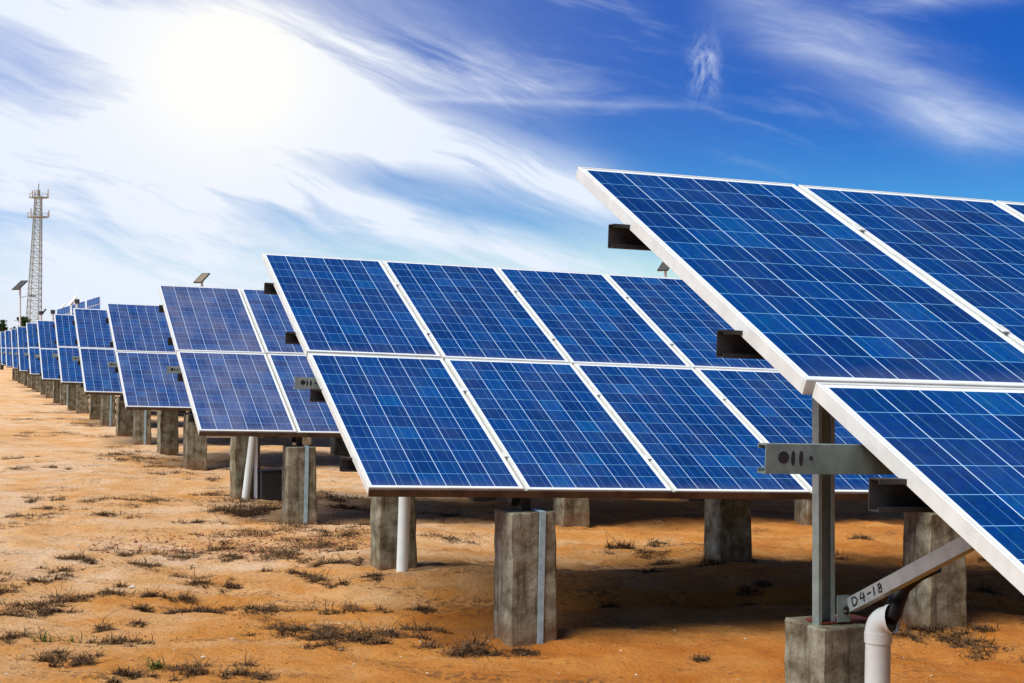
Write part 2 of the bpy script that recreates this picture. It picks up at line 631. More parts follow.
TABLES = [
    ([0.264, 6.286, 0.719], [0.9353, 0.3523, -0.0334], [0.3075, -0.8557, -0.4162]),
    ([-2.03, 12.762, 0.759], [0.9386, 0.3428, -0.0391], [0.2985, -0.8630, -0.4076]),
    ([-4.317, 19.154, 0.753], [0.94, 0.3397, -0.0309], [0.2986, -0.8633, -0.4068]),
    ([-6.96, 26.915, 0.745], [0.9391, 0.3419, -0.0338], [0.2973, -0.8583, -0.4183]),
    ([-9.028, 32.308, 0.784], [0.9402, 0.3386, -0.037], [0.2943, -0.8622, -0.4122]),
    ([-11.46, 39.283, 0.804], [0.9404, 0.338, -0.0373], [0.2936, -0.8624, -0.4124]),
    ([-13.684, 45.201, 0.75], [0.9394, 0.3409, -0.0359], [0.2969, -0.8615, -0.4118]),
    ([-15.93, 51.469, 0.77], [0.9391, 0.3418, -0.0355], [0.2979, -0.8613, -0.4117]),
    ([-18.671, 59.205, 0.747], [0.9397, 0.3401, -0.0363], [0.296, -0.8618, -0.4119]),
    ([-21.202, 66.4, 0.739], [0.9394, 0.3411, -0.0358], [0.2971, -0.8615, -0.4117]),
    ([-23.521, 72.789, 0.735], [0.9393, 0.3412, -0.0357], [0.2973, -0.8614, -0.4117]),
    ([-25.80, 79.15, 0.73], [0.9393, 0.3412, -0.0357], [0.2973, -0.8614, -0.4117]),
    ([-28.10, 85.50, 0.73], [0.9393, 0.3412, -0.0357], [0.2973, -0.8614, -0.4117]),
]
LABELS = [
    "nearest blue solar table, large at the right edge, on a bare steel post",
    "second blue solar table, four lower panels wide in the middle of the photo",
    "third solar table, half hidden by the large middle table, its left panels dulled by glare",
    "fourth solar table from the camera, raised on two plain concrete blocks",
    "fifth solar table from the camera, a white pipe and strapped block below its edge",
    "sixth solar table from the camera, directly below the slanted blue array",
    "seventh solar table from the camera, first one right of the lattice tower foot",
    "eighth solar table from the camera, standing directly below the lattice tower",
    "ninth solar table from the camera, beneath the dark bushes left of the tower",
    "tenth solar table from the camera, beneath the pole lamp with a small panel",
    "eleventh solar table from the camera, a thin sliver near the left edge",
    "twelfth solar table from the camera, touching the left edge of the photo",
    "farthest solar table in the row, almost hidden behind the others at the left edge",
]
NCOL = [9, 9, 9, 8, 8, 8, 6, 6, 6, 6, 6, 6, 6]
GLARE = [0.0, 0.01, 0.20, 0.11, 0.07, 0.02]  # glare painted as a grey wash, per table
STRIP = {1, 2, 4, 5, 7}
NOPIPE = {3}
rnd = random.Random(5)
PILLARS = [pillar_mesh(0.84, 0.31, random.Random(k)) for k in range(4)]


def frame_matrix(O, u, v):
    u = Vector(u).normalized()
    y = -Vector(v).normalized()
    n = u.cross(y).normalized()
    y = n.cross(u).normalized()
    M = Matrix((u, y, n)).transposed().to_4x4()
    M.translation = Vector(O)
    return M


def local_z_on_plane(M, x, y, n_off):
    """height of the plane n = n_off of table frame M above world (x, y)"""
    n = M.to_3x3() @ Vector((0, 0, 1))
    p = M.translation + n * n_off
    return p.z - (n.x * (x - p.x) + n.y * (y - p.y)) / n.z


def solar_table(k):
    O, u, v = TABLES[k]
    T = frame_matrix(O, u, v)
    near = k < 5
    bl = T @ Vector((0, -2 * PL, 0))
    root = empty('solar_table', (bl.x, bl.y, ground_plane(bl.x, bl.y)), YAW)
    tag(root, LABELS[k], 'solar array', 'rows of blue solar tables receding to the left')
    RI = (Matrix.Translation(root.location) @ Matrix.Rotation(YAW, 4, 'Z')).inverted()
    TL = RI @ T
    nc = NCOL[k]
    shift = 0.022 if k == 0 else 0.004
    for j in range(2):
        for i in range(nc):
            jit = Matrix.Translation((rnd.uniform(-.002, .002), rnd.uniform(-.002, .002), rnd.uniform(-.002, .001)))
            M = TL @ Matrix.Translation((i * PW + (shift if j else 0), -j * PL, 0)) @ jit @ Matrix.Rotation(rnd.uniform(-.0025, .0025), 4, 'X')
            p = put(ME_GLASS, 'solar_panel', root, M)
            p.color = (GLARE[min(k, 5)] * (1.0 if i < 1 else 0.6 if i < 3 else 0.3) * rnd.uniform(.8, 1.2), 0, 0, 1)
            put(ME_FRAME, 'frame', p)
            if k < 3: put(ME_JBOX, 'junction_box', p)
    length = nc * PW
    # purlins along the row, their ends proud of the modules
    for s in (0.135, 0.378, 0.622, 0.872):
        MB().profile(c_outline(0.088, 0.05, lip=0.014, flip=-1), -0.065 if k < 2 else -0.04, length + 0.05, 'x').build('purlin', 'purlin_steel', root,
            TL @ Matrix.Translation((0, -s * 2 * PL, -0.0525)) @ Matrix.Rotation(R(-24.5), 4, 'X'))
    # the bright beam end that sticks out past the middle of the table
    out_ = 0.27 if k == 0 else 0.13
    s = 0.565
    ch = MB()
    ch.profile(c_outline(0.082, 0.045, tk=0.004, lip=0.014, flip=1), -out_, 0.62, 'x')
    beam = ch.build('channel_beam', 'beam_steel' if k == 0 else 'galvanised', root, TL @ Matrix.Translation((0.0, -s * 2 * PL - 0.022, -0.062)) @ Matrix.Rotation(R(-24), 4, 'X'))
    if near:
        h = MB()
        x0 = -out_ + 0.055
        for (hx, hw, hh) in ((0, .017, .017), (0.03, .006, .021), (0.055, .006, .021), (0.087, .006, .006)):
            zc = -0.038 if hw < .012 else -0.036
            pts = [(x0 + hx + hw * math.cos(a), zc + hh * math.sin(a)) for a in [2 * math.pi * q / 12 for q in range(12)]]
            h.profile(pts, -0.0015, 0.0005, 'y')
        h.build('bolt_hole', 'black_rubber', beam)
    er = MB()  # thin brown strip added to paint shade on the lower frame face
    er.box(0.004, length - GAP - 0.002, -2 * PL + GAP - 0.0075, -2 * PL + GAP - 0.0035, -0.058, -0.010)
    er.build('edge_shade_strip', 'edge_shade_brown', root, TL @ Matrix.Translation((0.002, 0, 0)))
    if k < 2:
        for j in range(2):
            for i in range(1, nc):
                for sy in (0.27, 0.77):
                    MB().box(-0.004 - GAP / 2 - 0.006, 0.014 - GAP / 2 - 0.006 + 0.012, -0.03, 0.03, -0.001, 0.0035, bevel=0.001).build('clamp', 'aluminium', root,
                        TL @ Matrix.Translation((i * PW + (shift if j else 0), -j * PL - sy * ML, 0.0012)))
    # pillars with posts and rafters
    cols = [c_ for c_ in (1, 4, 7) if c_ < nc]
    bh = Vector((-math.sin(YAW), math.cos(YAW), 0))
    topedge = T.translation.copy()
    for ci, c_ in enumerate(cols):
        seam = T @ Vector((c_ * PW - 0.01, 0, 0))
        seam2 = T @ Vector((c_ * PW - 0.01, -2 * PL, 0))
        rear = Vector((seam.x, seam.y, 0)) - bh * (0.42 if k else 0.30)
        rear += Vector((0.005 if k == 0 else -0.015, 0, 0))
        front = Vector((seam2.x, seam2.y, 0)) + bh * 0.16 + UH * 0.05
        # rafter under the purlins
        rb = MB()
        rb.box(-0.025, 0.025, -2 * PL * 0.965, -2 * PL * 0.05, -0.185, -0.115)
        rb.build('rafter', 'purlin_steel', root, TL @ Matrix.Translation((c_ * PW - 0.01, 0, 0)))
        for which, pt in (('rear', rear), ('front', front)):
            gz_ = ground_plane(pt.x, pt.y)
            a = (Vector((pt.x, pt.y, 0)) - P0).dot(UH)
            top = gz_ + 0.80 + rnd.uniform(-.015, .015)
            if k == 0 and which == 'rear': top = gz_ + 0.725
            rz = rnd.uniform(-0.06, 0.06) if k else 0.0
            base = RI @ Vector((pt.x, pt.y, gz_))
            me = PILLARS[(k * 3 + ci * 2 + (which == 'front')) % 4]
            pil = put(me, 'concrete_pillar', root, Matrix.Translation(base) @ Matrix.Rotation(rz, 4, 'Z') @ Matrix.Diagonal((1, 1, (top - gz_) / 0.84, 1)))
            ptop = local_z_on_plane(T, pt.x, pt.y, -0.118)
            hl = ptop - top
            lb = RI @ Vector((pt.x, pt.y, top))
            if which == 'rear':
                # upright C channel, flanges to the camera
                o = [(-.037, 0), (-.037, -.05), (-.022, -.05), (-.022, -.046), (-.033, -.046), (-.033, -.004), (.033, -.004), (.033, -.046), (.022, -.046), (.022, -.05), (.037, -.05), (.037, 0)]
                MB().profile(o, -0.01, hl, 'z').build('post', 'galvanised', root, Matrix.Translation(lb + Vector((-0.082 if k == 0 else 0, -0.02, 0))))
                if near:
                    pb = MB()
                    pb.box(-0.11, 0.12, -0.075, 0.05, 0.0, 0.008)
                    pb.build('base_plate', 'red_paint', root, Matrix.Translation(lb + Vector((0, 0, 0.002))))
                    gp = MB()
                    gp.box(0.0, 0.058, -0.006, 0.0, 0.008, 0.115)
                    gus = gp.build('gusset_plate', 'galvanised', root, Matrix.Translation(lb + Vector((-0.04, -0.075, 0))))
                    if k == 0:
                        bb = MB()
                        bb.tube([(0.036, -0.006, 0.062), (0.036, -0.02, 0.062)], 0.0095, 6)
                        bb.tube([(0.036, -0.006, 0.050), (0.040, -0.016, 0.047)], 0.012, 6)
                        bb.build('bolt', 'black_rubber', gus)
                # brace rising to the front
                br = MB()
                b0 = Vector((0.005 if k == 0 else 0.06, -0.085, 0.075)); 
                L_ = 1.5
                ang = R(24)
                br.profile([(0, 0.028), (0, -0.028), (0.04, -0.028), (0.04, -0.0235), (0.0045, -0.0235), (0.0045, 0.028)], 0, L_, 'x',
                           Matrix.Rotation(R(-90), 4, 'Z') @ Matrix.Rotation(-ang, 4, 'Y'))
                brace = br.build('brace', 'brace_steel', root, Matrix.Translation(lb + b0))
                if k == 0 and ci == 0:
                    global BRACE
                    BRACE = brace
            else:
                if hl > 0.01:
                    MB().box(-0.03, 0.03, -0.02, 0.03, -0.01, hl + 0.02).build('post', 'purlin_steel', root, Matrix.Translation(lb))
                if k in STRIP and ci == 0:
                    sp = MB()
                    tilt = -0.012
                    hs = top - gz_
                    sp.profile([(0.035, hs + .006), (0.074, hs + .006), (0.055, -0.02), (0.016, -0.02)], -0.170, -0.164, 'y')
                    sp.profile([(0.035, hs + .001), (0.074, hs + .001), (0.074, hs + .006), (0.035, hs + .006)], -0.163, 0.0, 'y')
                    s_ = sp.build('grounding_strip', 'strip_paint', pil, Matrix.Diagonal((1, 1, 0.84 / hs, 1)))
    return root, T


BRACE = None
ROOTS = []
for k in range(len(TABLES)):
    ROOTS.append(solar_table(k))

# handwriting on the near brace, painted with a marker
# brace space: runs along -y and up; face on its -x side
ang = R(24)
strokes = [
    [(0.0, -.012), (0.0, .014), (.012, .012), (.018, .002), (.013, -.009), (0.0, -.012)],       # D
    [(.036, .015), (.028, -.001), (.046, -.001)], [(.043, .012), (.040, -.015)],               # 4
    [(.056, .001), (.068, .002)],                                                               # -
    [(.080, .013), (.078, -.013)],                                                              # 1
    [(.103, .013), (.095, .010), (.097, .003), (.106, -.003), (.104, -.012), (.094, -.010), (.096, -.002), (.106, .006), (.103, .013)],  # 8
]
mk = MB()
MR = Matrix.Rotation(R(-90), 4, 'Z') @ Matrix.Rotation(-ang, 4, 'Y')
for st_ in strokes:
    pts = [MR @ Vector((0.04 + x * 2.1, -0.0008, y * 1.3)) for x, y in st_]
    mk.tube(pts, 0.0034, 5)
mk.build('marker_writing', 'ink', BRACE)

# ------------------------------------------------------------------ white pipes


def arc(c, r, a0, a1, ax, n=9):
    """points of an arc in the plane spanned by ax (horizontal) and z"""
    return [c + ax * (r * math.cos(a0 + (a1 - a0) * i / n)) + Vector((0, 0, r * math.sin(a0 + (a1 - a0) * i / n))) for i in range(n + 1)]


# elbow pipe by the near post
foot = Vector((1.408, 6.10, 0)); foot.z = ground_z(foot.x, foot.y) - 0.1
root = empty('elbow_pipe', (foot.x, foot.y, foot.z + 0.1))
tag(root, "white plastic pipe with an elbow on top, beside the nearest concrete block", 'pipe', 'white cable pipes beside the concrete blocks')
L0 = Vector((0, 0, -0.1))
topz = at(877, 633, 6.10).z - root.location.z
lean = Vector((0.012, 0, 0))
MB().tube([L0, Vector((0.014, 0, topz))], 0.049, 28).build('pipe', 'pvc', root, smooth=True)
ax = Vector((0.72, -0.69, 0)).normalized()
cc = Vector((0.014, 0, topz)) + ax * 0.058 + Vector((0, 0, 0.004))
pts = arc(cc, 0.058, math.pi, math.pi / 2 + 0.12, ax, 10)
el = MB()
el.tube([Vector((0.014, 0, topz - 0.035)), Vector((0.014, 0, topz + 0.006))], 0.0535, 28)
el.tube(pts, 0.051, 28, cap=False)
d_end = (pts[-1] - pts[-2]).normalized()
el.tube([pts[-1] - d_end * 0.004, pts[-1] + d_end * 0.012], 0.0555, 28, cap=False)
el.build('elbow', 'pvc', root, smooth=True)
hole = MB()
hole.tube([pts[-1] - d_end * 0.01, pts[-1] + d_end * 0.001], 0.048, 24)
hole.build('opening', 'black_rubber', root)
cb = MB()
e = pts[-1]
cb.tube([e - d_end * 0.005, e + Vector((0.012, 0.01, 0.02)), e + Vector((0.035, 0.04, 0.055)), e + Vector((0.062, 0.06, 0.115)), e + Vector((0.11, 0.03, 0.17)), e + Vector((0.17, -0.03, 0.215))], 0.035, 12)
cb.build('cable', 'black_rubber', root, smooth=True)

PIPES = {1: ((402, 578), (405, 486), 'white plastic pipe leaning against the block under the large middle table'),
         2: ((245, 499), (254, 430), 'white plastic pipe leaning on the block left of the third solar table'),
         4: ((124, 430), (128, 405), 'white plastic pipe under the fifth solar table, right of a shaded block'),
         5: ((95, 414), (97, 390), 'small white pipe under the sixth solar table'),
         7: ((45, 393), (47, 376), 'tiny distant white pipe under the eighth solar table')}
for k, (pb_, pt_, lab) in PIPES.items():
    g_ = G(*pb_)
    rad = 0.047
    up = at(pt_[0], pt_[1], g_.y + 0.05)
    o = MB()
    o.tube([Vector((0, 0, -0.05)), up - g_], rad, 20)
    ob = o.build('cable_pipe', 'pvc', None, Matrix.Translation(g_), smooth=True)
    tag(ob, lab, 'pipe', 'white cable pipes beside the concrete blocks')
g_ = G(256, 499)
ob = MB().box(-0.022, 0.022, -0.022, 0.022, -0.05, 0.86, bevel=0.003).build('marker_stake', 'white_metal', None, Matrix.Translation(g_))
tag(ob, "thin pale upright stake between the leaning pipe and the black box", 'stake')
g_ = G(273, 500)
r_ = empty('equipment_box', g_, YAW)
tag(r_, "low black equipment box on the sand behind the thin pale stake", 'equipment box')
MB().box(-0.14, 0.14, 0, 0.22, 0.0, 0.35, bevel=0.008).build('cabinet', 'dark_metal', r_)
MB().box(-0.155, 0.155, -0.012, 0.235, 0.351, 0.368, bevel=0.004).build('lid', 'dark_metal', r_)

# ------------------------------------------------------------------ lattice tower
def lattice_tower():
    Yd = 240.0
    base = at(32.5, 346, Yd); base.z = -1.5
    top = at(38.3, 196, Yd)
    H = top.z - base.z
    root = empty('lattice_tower', base)
    tag(root, "slender grey lattice mast with two antenna platforms rising over the far left tables", 'tower')
    sx = (top.x - base.x) / H
    def wdt(z):
        f = z / H
        return 0.62 * (1 - f) + 0.42
    n = 26
    lv = [H * (1 - (1 - i / n) ** 1.0) for i in range(n + 1)]
    legs = MB(); br = MB()
    cor = [(1, 1), (-1, 1), (-1, -1), (1, -1)]
    def P_(c, z):
        w_ = wdt(z)
        return Vector((sx * z + c[0] * w_, c[1] * w_, z))
    for c in cor:
        l = MB()
        l.tube([P_(c, z) for z in lv], 0.07, 6)
        l.build('leg', 'tower_steel', root)
    for i in range(n):
        for q in range(4):
            a, b_ = cor[q], cor[(q + 1) % 4]
            br.tube([P_(a, lv[i]), P_(b_, lv[i + 1])], 0.036, 4)
            br.tube([P_(b_, lv[i]), P_(a, lv[i + 1])], 0.036, 4)
            br.tube([P_(a, lv[i]), P_(b_, lv[i])], 0.036, 4)
    br.build('bracing', 'tower_steel', root)
    rnd2 = random.Random(3)
    for zf, rad in ((at(38, 217, Yd).z - base.z, 1.55), (at(38, 197.5, Yd).z - base.z, 1.35)):
        c = Vector((sx * zf, 0, zf))
        pl = MB()
        ring = [c + Vector((rad * math.cos(a), rad * math.sin(a), 0)) for a in [2 * math.pi * i / 16 for i in range(17)]]
        pl.tube(ring, 0.08, 6, cap=False)
        ring2 = [p + Vector((0, 0, 0.6)) for p in ring]
        pl.tube(ring2, 0.025, 4, cap=False)
        for i in range(8):
            pl.tube([c, ring[i * 2]], 0.06, 4)
            pl.tube([ring[i * 2], ring2[i * 2]], 0.025, 4)
        pf = pl.build('platform', 'tower_steel', root)
        for i in range(3):
            a = i * math.pi / 1.5 + 0.15
            q = c + Vector(((rad + .1) * math.cos(a), (rad + .1) * math.sin(a), 0))
            MB().box(-.11, .11, -.08, .08, -0.1, 1.3 + rnd2.uniform(-.4, .3), M=Matrix.Translation(q) @ Matrix.Rotation(a, 4, 'Z')).build('antenna', 'antenna_white', pf)
    sp = MB()
    t0 = Vector((sx * H, 0, H))
    sp.tube([t0 - Vector((0, 0, .3)), t0 + Vector((0, 0, 0.9))], 0.28, 8)
    sp.tube([t0 + Vector((0, 0, .9)), t0 + Vector((0.05, 0, 1.9))], 0.08, 6)
    sp.build('spike', 'tower_steel', root)


lattice_tower()

# ------------------------------------------------------------------ lamps with small panels
def solar_lamp(px, py, Yd, w_, h_, tilt, rz, label, mat, pole_r=0.06, lampside=1):
    p = at(px, py, Yd)
    gz_ = ground_plane(p.x, p.y)
    root = empty('solar_lamp', (p.x, p.y, gz_))
    tag(root, label, 'lamp', 'pole lamps with a small solar panel')
    H = p.z - gz_
    MB().tube([(0, 0, -0.2), (0, 0, H)], pole_r, 10).build('pole', 'white_metal', root, smooth=True)
    ye = Vector((math.sin(rz), math.cos(rz) * math.cos(tilt), math.sin(tilt))).normalized()
    ye = Vector((0.46, 0.60, 0.64)).normalized(); xe = Vector((0.8, -0.6, 0))
    ze = xe.cross(ye).normalized()
    xe = ye.cross(ze).normalized()
    M = Matrix((xe, ye, ze)).transposed().to_4x4()
    M.translation = (0, 0, H)
    pn = MB().box(-w_ / 2, w_ / 2, -h_ / 2, h_ / 2, 0.0, 0.045).build('panel', mat, root, M)
    fr = MB()
    fr.box(-w_ / 2 - .02, w_ / 2 + .02, -h_ / 2 - .02, -h_ / 2 + .01, -0.01, 0.055)
    fr.box(-w_ / 2 - .02, w_ / 2 + .02, h_ / 2 - .01, h_ / 2 + .02, -0.01, 0.055)
    fr.box(-w_ / 2 - .02, -w_ / 2 + .01, -h_ / 2, h_ / 2, -0.01, 0.055)
    fr.box(w_ / 2 - .01, w_ / 2 + .02, -h_ / 2, h_ / 2, -0.01, 0.055)
    fr.build('panel_frame', 'dark_metal', root, M)
    s = lampside
    MB().tube([(0, 0, H - 0.75), (0.45 * s, 0, H - 0.62), (0.62 * s, 0, H - 0.62)], 0.03, 6).build('arm', 'white_metal', root)
    MB().box(0.55 * s if s > 0 else -0.95, 0.95 if s > 0 else -0.55, -0.12, 0.12, -0.67 + H, -0.59 + H, bevel=0.02).build('lamp_head', 'dark_metal', root)


solar_lamp(20, 285.5, 95, 0.62, 0.82, R(38), R(38), "pole lamp with a tilted dark panel, just left of the lattice tower", 'dark_metal')
solar_lamp(202, 278.5, 75, 0.52, 0.66, R(40), R(40), "lamp whose brownish panel peeks over the top of the third solar table", 'panel_back', lampside=-1)
solar_lamp(665.5, 266.5, 70, 0.5, 0.6, R(38), R(35), "lamp with dark panel showing between the middle table and the nearest table", 'dark_metal')

for (px, py, Yd, lab, s) in ((41, 313, 70, "short post with a black floodlight, right of the lattice tower foot", 1),
                             (52.8, 312, 64, "pale post with a black cap, left of the slanted blue arrays", 1),
                             (77, 301.5, 58, "pale post with a black cap, between the slanted blue arrays", 1)):
    p = at(px, py, Yd)
    gz_ = ground_plane(p.x, p.y)
    r_ = empty('floodlight_post', (p.x, p.y, gz_))
    tag(r_, lab, 'light post', 'short posts with black heads over the far tables')
    H = p.z - gz_
    MB().tube([(0, 0, -.2), (0, 0, H)], 0.055, 8).build('post', 'white_metal', r_)
    MB().box(-0.08, 0.08, -0.07, 0.07, H - 0.08, H + 0.09, bevel=0.02).build('lamp_head', 'dark_metal', r_)
    if px < 50:
        MB().tube([(0, 0, H - .1), (.22, 0, H + .18)], .04, 6).build('arm', 'dark_metal', r_)

# slanted arrays behind the row, turned away from it
def slanted(corners, thick, label, pale=False):
    """corners: low left, low right, high right, high left"""
    c = sum(corners, Vector()) / 4
    gz_ = ground_plane(c.x, c.y)
    r_ = empty('slanted_array', (c.x, c.y, gz_))
    tag(r_, label, 'solar array', 'slanted solar arrays behind the row')
    base = Vector((c.x, c.y, gz_))
    A, B_, C_, D_ = corners
    n = (B_ - A).cross(D_ - A).normalized()
    if n.z < 0: n = -n
    NU, NV = (3, 3) if (B_ - A).length > 2 else (1, 1)
    for i in range(NU):
        for j in range(NV):
            def q(a, b_):
                lo = A.lerp(B_, a); hi = D_.lerp(C_, a)
                return lo.lerp(hi, b_) - base
            e_ = 0.012
            quad = [q(i / NU + e_, j / NV + e_), q((i + 1) / NU - e_, j / NV + e_), q((i + 1) / NU - e_, (j + 1) / NV - e_), q(i / NU + e_, (j + 1) / NV - e_)]
            # module space mesh so that its cells come out right
            ux = (quad[1] - quad[0]); vy = (quad[3] - quad[0])
            x_ = ux.normalized(); nn = x_.cross(vy).normalized(); y__ = nn.cross(x_)
            M = Matrix((x_, y__, nn)).transposed().to_4x4()
            M = M @ Matrix.Diagonal((ux.length / MW, vy.length / ML, 1, 1))
            M.translation = quad[3]
            if pale:
                MB().box(0, MW, -ML, 0, -.05, 0).build('solar_panel', 'white_metal', r_, M)
                continue
            p = put(ME_GLASS, 'solar_panel', r_, M)
            p.color = (0.05, 0, 0, 1)
            put(ME_FRAME, 'frame', p)
    mb = MB()
    mid = c - base
    mb.tube([Vector((0, 0, -.2)), mid - Vector((0, 0, .06))], 0.09, 8)
    mb.build('post', 'white_metal', r_)


def plate(tl, u, v, wu, wv):
    u = Vector(u).normalized(); v = Vector(v); v = (v - u * v.dot(u)).normalized()
    return [tl + v * wv, tl + u * wu + v * wv, tl + u * wu, tl]


slanted(plate(at(56, 309.5, 90), (0.955, 0.05, 0.30), (0.12, -0.80, -0.6), 2.65, 2.4), 0.05, "slanted blue solar array rising to the right behind the sixth table", None)
slanted(plate(at(67.5, 304.5, 100), (0.62, 0.10, 0.75), (0.15, -1.0, -0.75), 0.80, 0.35), 0.05, "narrow slanted array seen nearly edge on, its pale tip above the blue one", True)
slanted(plate(at(59.5, 308.5, 104), (0.62, 0.10, 0.75), (0.15, -1.0, -0.75), 0.50, 0.25), 0.05, "smallest slanted array, a pale tip left of the other two", True)


# ------------------------------------------------------------------ far bushes
def tree(px, py_top, Yd, wid, label, seed):
    top = at(px, py_top, Yd)
    gz_ = ground_plane(top.x, top.y)
    r_ = empty('bushy_tree', (top.x, top.y, gz_))
    tag(r_, label, 'tree', 'dark trees beyond the far tables')
    H = top.z - gz_
    rn = random.Random(seed)
    tb = MB()
    tb.tube([(0, 0, -.2), (0.1, 0, H * .4), (0.0, 0.1, H * .8)], [0.16, 0.12, 0.05], 8)
    for q in range(5):
        a = q * 1.3
        tb.tube([(0.05, 0, H * (.35 + .07 * q)), (wid * .35 * math.cos(a), wid * .35 * math.sin(a), H * (.6 + .05 * q))], [0.06, 0.02], 5)
    tb.build('trunk', 'bark', r_)
    verts, faces = [], []
    for cl in range(26):
        a = rn.uniform(0, 6.283); rr = wid * .5 * math.sqrt(rn.random()); zc = H * rn.uniform(.42, .93)
        lim = 1 - max(0, (zc / H - .6)) * 1.5
        cxy = Vector((rr * math.cos(a) * lim, rr * math.sin(a) * lim, zc))
        for _ in range(70):
            d = Vector((rn.gauss(0, 1), rn.gauss(0, 1), rn.gauss(0, .7)))
            p = cxy + d * wid * .07
            s = rn.uniform(.06, .13)
            ax_ = Vector((rn.uniform(-1, 1), rn.uniform(-1, 1), rn.uniform(-1, 1))).normalized()
            b1 = ax_.orthogonal().normalized() * s; b2 = ax_.cross(b1).normalized() * s * .6
            i0 = len(verts)
            verts += [p - b1, p + b2, p + b1, p - b2]
            faces.append((i0, i0 + 1, i0 + 2, i0 + 3))
    me = bpy.data.meshes.new('crown')
    me.from_pydata(verts, [], faces)
    me.materials.append(MAT['foliage'])
    put(me, 'crown', r_)


tree(21.5, 314, 120, 1.5, "dark green bush top just left of the lattice tower foot", 1)
tree(24.5, 317, 118, 1.2, "smaller dark green bush touching the lattice tower foot", 4)
tree(1.5, 318, 125, 1.6, "dark green bush top cut by the left edge of the photo", 2)


# ------------------------------------------------------------------ grass, litter, stones
def blades(verts, faces, c, rad, n, hgt, rn, flat=0.5, wd=0.0032, tall=1.0):
    """straggling tangle of thin bent stems round c, in a few uneven patches"""
    heads = [(0.0, 0.0, 1.0)]
    for _ in range(rn.randint(4, 9)):
        heads.append((rn.gauss(0, .8) * rad, rn.gauss(0, 1.0) * rad, rn.uniform(.08, .6)))
    tot = sum(h[2] for h in heads)
    for hx, hy, wt in heads:
        rr = rad * (.12 + .38 * wt)
        ex, ang_ = rn.uniform(1.0, 2.2), rn.uniform(-.5, .5)
        for _ in range(int(n * wt / tot)):
            gx_, gy_ = rn.gauss(0, .5) * rr * ex, rn.gauss(0, .75) * rr
            p = Vector((c.x + hx + gx_ * math.cos(ang_) - gy_ * math.sin(ang_), c.y + hy + gx_ * math.sin(ang_) + gy_ * math.cos(ang_), 0))
            p.z = ground_z(p.x, p.y) - 0.004
            r = math.hypot(gx_ / ex, gy_) / rr
            L = hgt * rn.uniform(.4, 1.5) * (.35 + .8 * math.exp(-r * r * 1.2))
            if rn.random() < .06: L *= 2.4
            b_ = rn.uniform(0, 6.283)
            lay = rn.uniform(.3, 1.6) * flat
            up_ = rn.uniform(.15, 1.0) ** 1.5 * tall
            q = p.copy()
            for s in range(4):
                f = s / 3
                d = Vector((math.cos(b_), math.sin(b_), 0))
                side = Vector((-d.y, d.x, rn.uniform(-.6, .6))) * wd * rn.uniform(.6, 1.3) * (1 - .6 * f)
                i0 = len(verts)
                verts += [q - side, q + side]
                if s: faces.append((i0 - 2, i0 - 1, i0 + 1, i0))
                q = q + d * (L * lay / 3) + Vector((0, 0, L * up_ * (.62 - .75 * f)))
                b_ += rn.gauss(0, .7)


def clump(px, py, wpx, label, mat, hgt, seed, n=None, name='dry_grass_clump', tall=0.7, cat='grass clump', grp='named dry grass clumps on the sand'):
    c = G(px, py)
    rad = wpx / 2 / F * c.y
    rn = random.Random(seed)
    v, f = [], []
    blades(v, f, c, rad, int((n or int(220 + wpx * 7)) * 1.5), hgt, rn, flat=1.0, tall=tall)
    v = [q - c for q in v]
    me = bpy.data.meshes.new(name)
    me.from_pydata(v, [], f)
    me.materials.append(MAT[mat])
    o = put(me, name)
    o.location = c
    tag(o, label, cat, grp)


clump(360, 640, 46, "dark matted grass clump on open sand, left of the strapped block's foot", 'dead_grass', .07, 11, 700)
clump(473, 649, 60, "long dry grass clump at the foot of the strapped concrete block", 'dead_grass', .075, 12, 700)
clump(42, 643, 26, "small clump with green blades on the sand near the lower left corner", 'green_grass', .055, 13, 70, tall=1.2)
clump(620, 547, 22, "round dark tuft standing alone behind the strapped block, left of a shaded block", 'dead_grass', .06, 14, 520, tall=1.0)
clump(720, 568, 50, "dark weeds round the foot of the shaded block under the middle table", 'dead_grass', .09, 15, 700)
clump(932, 630, 62, "dark weeds at the foot of the block behind the diagonal brace", 'dead_grass', .07, 16, 700)
clump(240, 512, 64, "wide brown bush of dry twigs in front of the leaning pipe", 'twig', .12, 17, 900)
clump(158, 672, 24, "sparse clump with a few green blades at the bottom edge", 'green_grass', .045, 23, 90, tall=1.0)

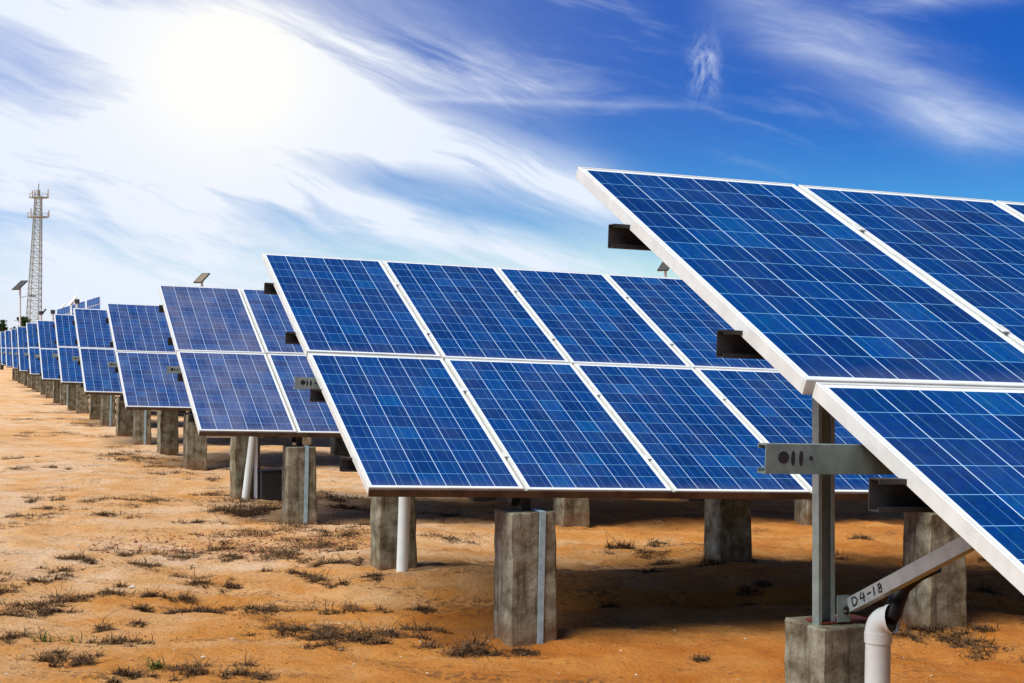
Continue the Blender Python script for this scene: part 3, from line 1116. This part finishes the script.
verts, faces = [], []
rn = random.Random(77)
spots = [(250, 538, 60), (310, 545, 60), (270, 550, 60), (330, 528, 50), (285, 560, 40), (225, 548, 40), (345, 552, 40), (230, 500, 60), (262, 508, 50),
         (215, 512, 40), (330, 500, 40), (345, 510, 36), (125, 447, 30), (160, 466, 40), (120, 462, 34), (175, 474, 30), (60, 432, 40), (20, 436, 30),
         (230, 560, 30), (300, 575, 30), (130, 553, 40), (75, 560, 30), (180, 556, 40), (15, 470, 24), (50, 470, 20), (325, 640, 60), (300, 632, 30),
         (60, 600, 50), (45, 612, 40), (5, 590, 30), (10, 640, 26), (80, 668, 26), (235, 678, 40), (175, 612, 30),
         (17, 457, 25), (33, 499, 30), (29, 516, 32), (48, 509, 25), (116, 500, 60), (150, 502, 30), (106, 518, 35), (198, 525, 30), (146, 566, 45),
         (65, 570, 20), (87, 562, 20), (40, 582, 42), (23, 605, 52), (8, 616, 30), (115, 595, 40), (152, 598, 25), (196, 584, 42), (189, 599, 22),
         (208, 609, 40), (139, 609, 20), (252, 609, 24), (106, 630, 30), (112, 643, 40), (54, 663, 35), (127, 678, 34), (193, 676, 36), (216, 495, 24),
         (292, 532, 80), (289, 552, 40), (350, 540, 40), (318, 568, 26), (350, 566, 40), (314, 582, 24), (340, 587, 20), (374, 583, 22), (207, 609, 20),
         (270, 608, 40), (350, 609, 34), (282, 634, 28), (313, 641, 46), (232, 585, 16), (443, 516, 34), (450, 540, 34), (421, 606, 30),
         (420, 626, 44), (388, 634, 20), (519, 648, 24), (649, 554, 46), (662, 545, 18), (650, 581, 26), (748, 600, 24), (760, 597, 14), (994, 645, 60),
         (960, 634, 30), (900, 633, 26), (141, 453, 25), (135, 459, 40), (117, 457, 20), (149, 461, 30), (83, 424, 30), (70, 420, 40), (95, 428, 30),
         (40, 413, 40), (15, 421, 30), (60, 405, 30), (110, 437, 22), (350, 497, 30), (330, 494, 26), (250, 470, 20), (225, 468, 22), (214, 480, 24),
         (670, 566, 30), (340, 508, 24), (1000, 560, 30), (980, 548, 20), (985, 600, 24), (860, 540, 24), (840, 560, 20), (700, 660, 14), (610, 600, 16)]
for (px, py, wp) in spots:
    c = G(px, py)
    rad = wp / 2 / F * c.y
    blades(verts, faces, c, rad * 1.15, int(90 + wp * 15), .042, rn, flat=1.2, tall=.8)
# loose straws and crumbs everywhere
for _ in range(15000):
    x = rn.uniform(-9, 7); y = rn.uniform(7.5, 34)
    if abs(x / y) > .36: continue
    dns = mn.noise(Vector((x * .8, y * .8, 5.0)))
    if dns < rn.uniform(-.3, .45): continue
    c = Vector((x, y, 0))
    blades(verts, faces, c, .10, 7, .026, rn, flat=1.7, tall=.4)
me = bpy.data.meshes.new('dead_grass')
me.from_pydata(verts, [], faces)
me.materials.append(MAT['dead_grass'])
tag(put(me, 'dead_grass'), "dark dead grass and straw scattered over the sand", 'grass', kind='stuff')


def stone_field(name, mat, pts, label):
    verts, faces = [], []
    rn = random.Random(len(pts))
    for (x, y, s) in pts:
        c = Vector((x, y, ground_z(x, y) + s * .15))
        base = [Vector((1, 0, 0)), Vector((.3, .9, .1)), Vector((-.8, .5, 0)), Vector((-.8, -.6, 0)), Vector((.4, -.9, 0)), Vector((0, 0, .75)), Vector((.1, 0, -.6))]
        i0 = len(verts)
        a = rn.uniform(0, 6.28)
        Mx = Matrix.Rotation(a, 3, 'Z') @ Matrix.Diagonal((rn.uniform(.7, 1.3), rn.uniform(.6, 1), rn.uniform(.5, .9)))
        for p in base:
            verts.append(c + Mx @ (p * s * rn.uniform(.8, 1.15)))
        for q in range(5):
            faces.append((i0 + q, i0 + (q + 1) % 5, i0 + 5)); faces.append((i0 + (q + 1) % 5, i0 + q, i0 + 6))
    me = bpy.data.meshes.new(name)
    me.from_pydata(verts, [], faces)
    me.materials.append(MAT[mat])
    tag(put(me, name), label, 'stones', kind='stuff')


pts = []
for _ in range(900):                        # the strip of brick rubble across the left
    t_ = rn.random()
    px = 88 + 320 * t_
    py = 551 - 8 * t_ + rn.gauss(0, 6) - 4 * math.sin(t_ * 7)
    if mn.noise(Vector((px * .03, py * .08, 0))) < -.15: continue
    g = G(px, py); pts.append((g.x, g.y, rn.uniform(.006, .02)))
for _ in range(120):
    g = G(rn.gauss(250, 40), rn.gauss(548, 7)); pts.append((g.x, g.y, rn.uniform(.012, .026)))
for _ in range(420):
    g = G(rn.uniform(0, 1024), 420 + 260 * rn.random() ** .7); pts.append((g.x, g.y, rn.uniform(.004, .013)))
stone_field('red_rubble', 'red_stone', pts, "small reddish stones and brick crumbs strewn on the sand")
pts = []
for _ in range(260):
    g = G(rn.uniform(0, 1024), 400 + 280 * rn.random() ** .8); pts.append((g.x, g.y, rn.uniform(.004, .013)))
for (px, py, s) in ((133, 588, .035), (203, 661, .02), (130, 590, .02), (78, 546, .02)):
    g = G(px, py); pts.append((g.x, g.y, s))
stone_field('pale_pebbles', 'pale_stone', pts, "few small pale pebbles lying on the sand")
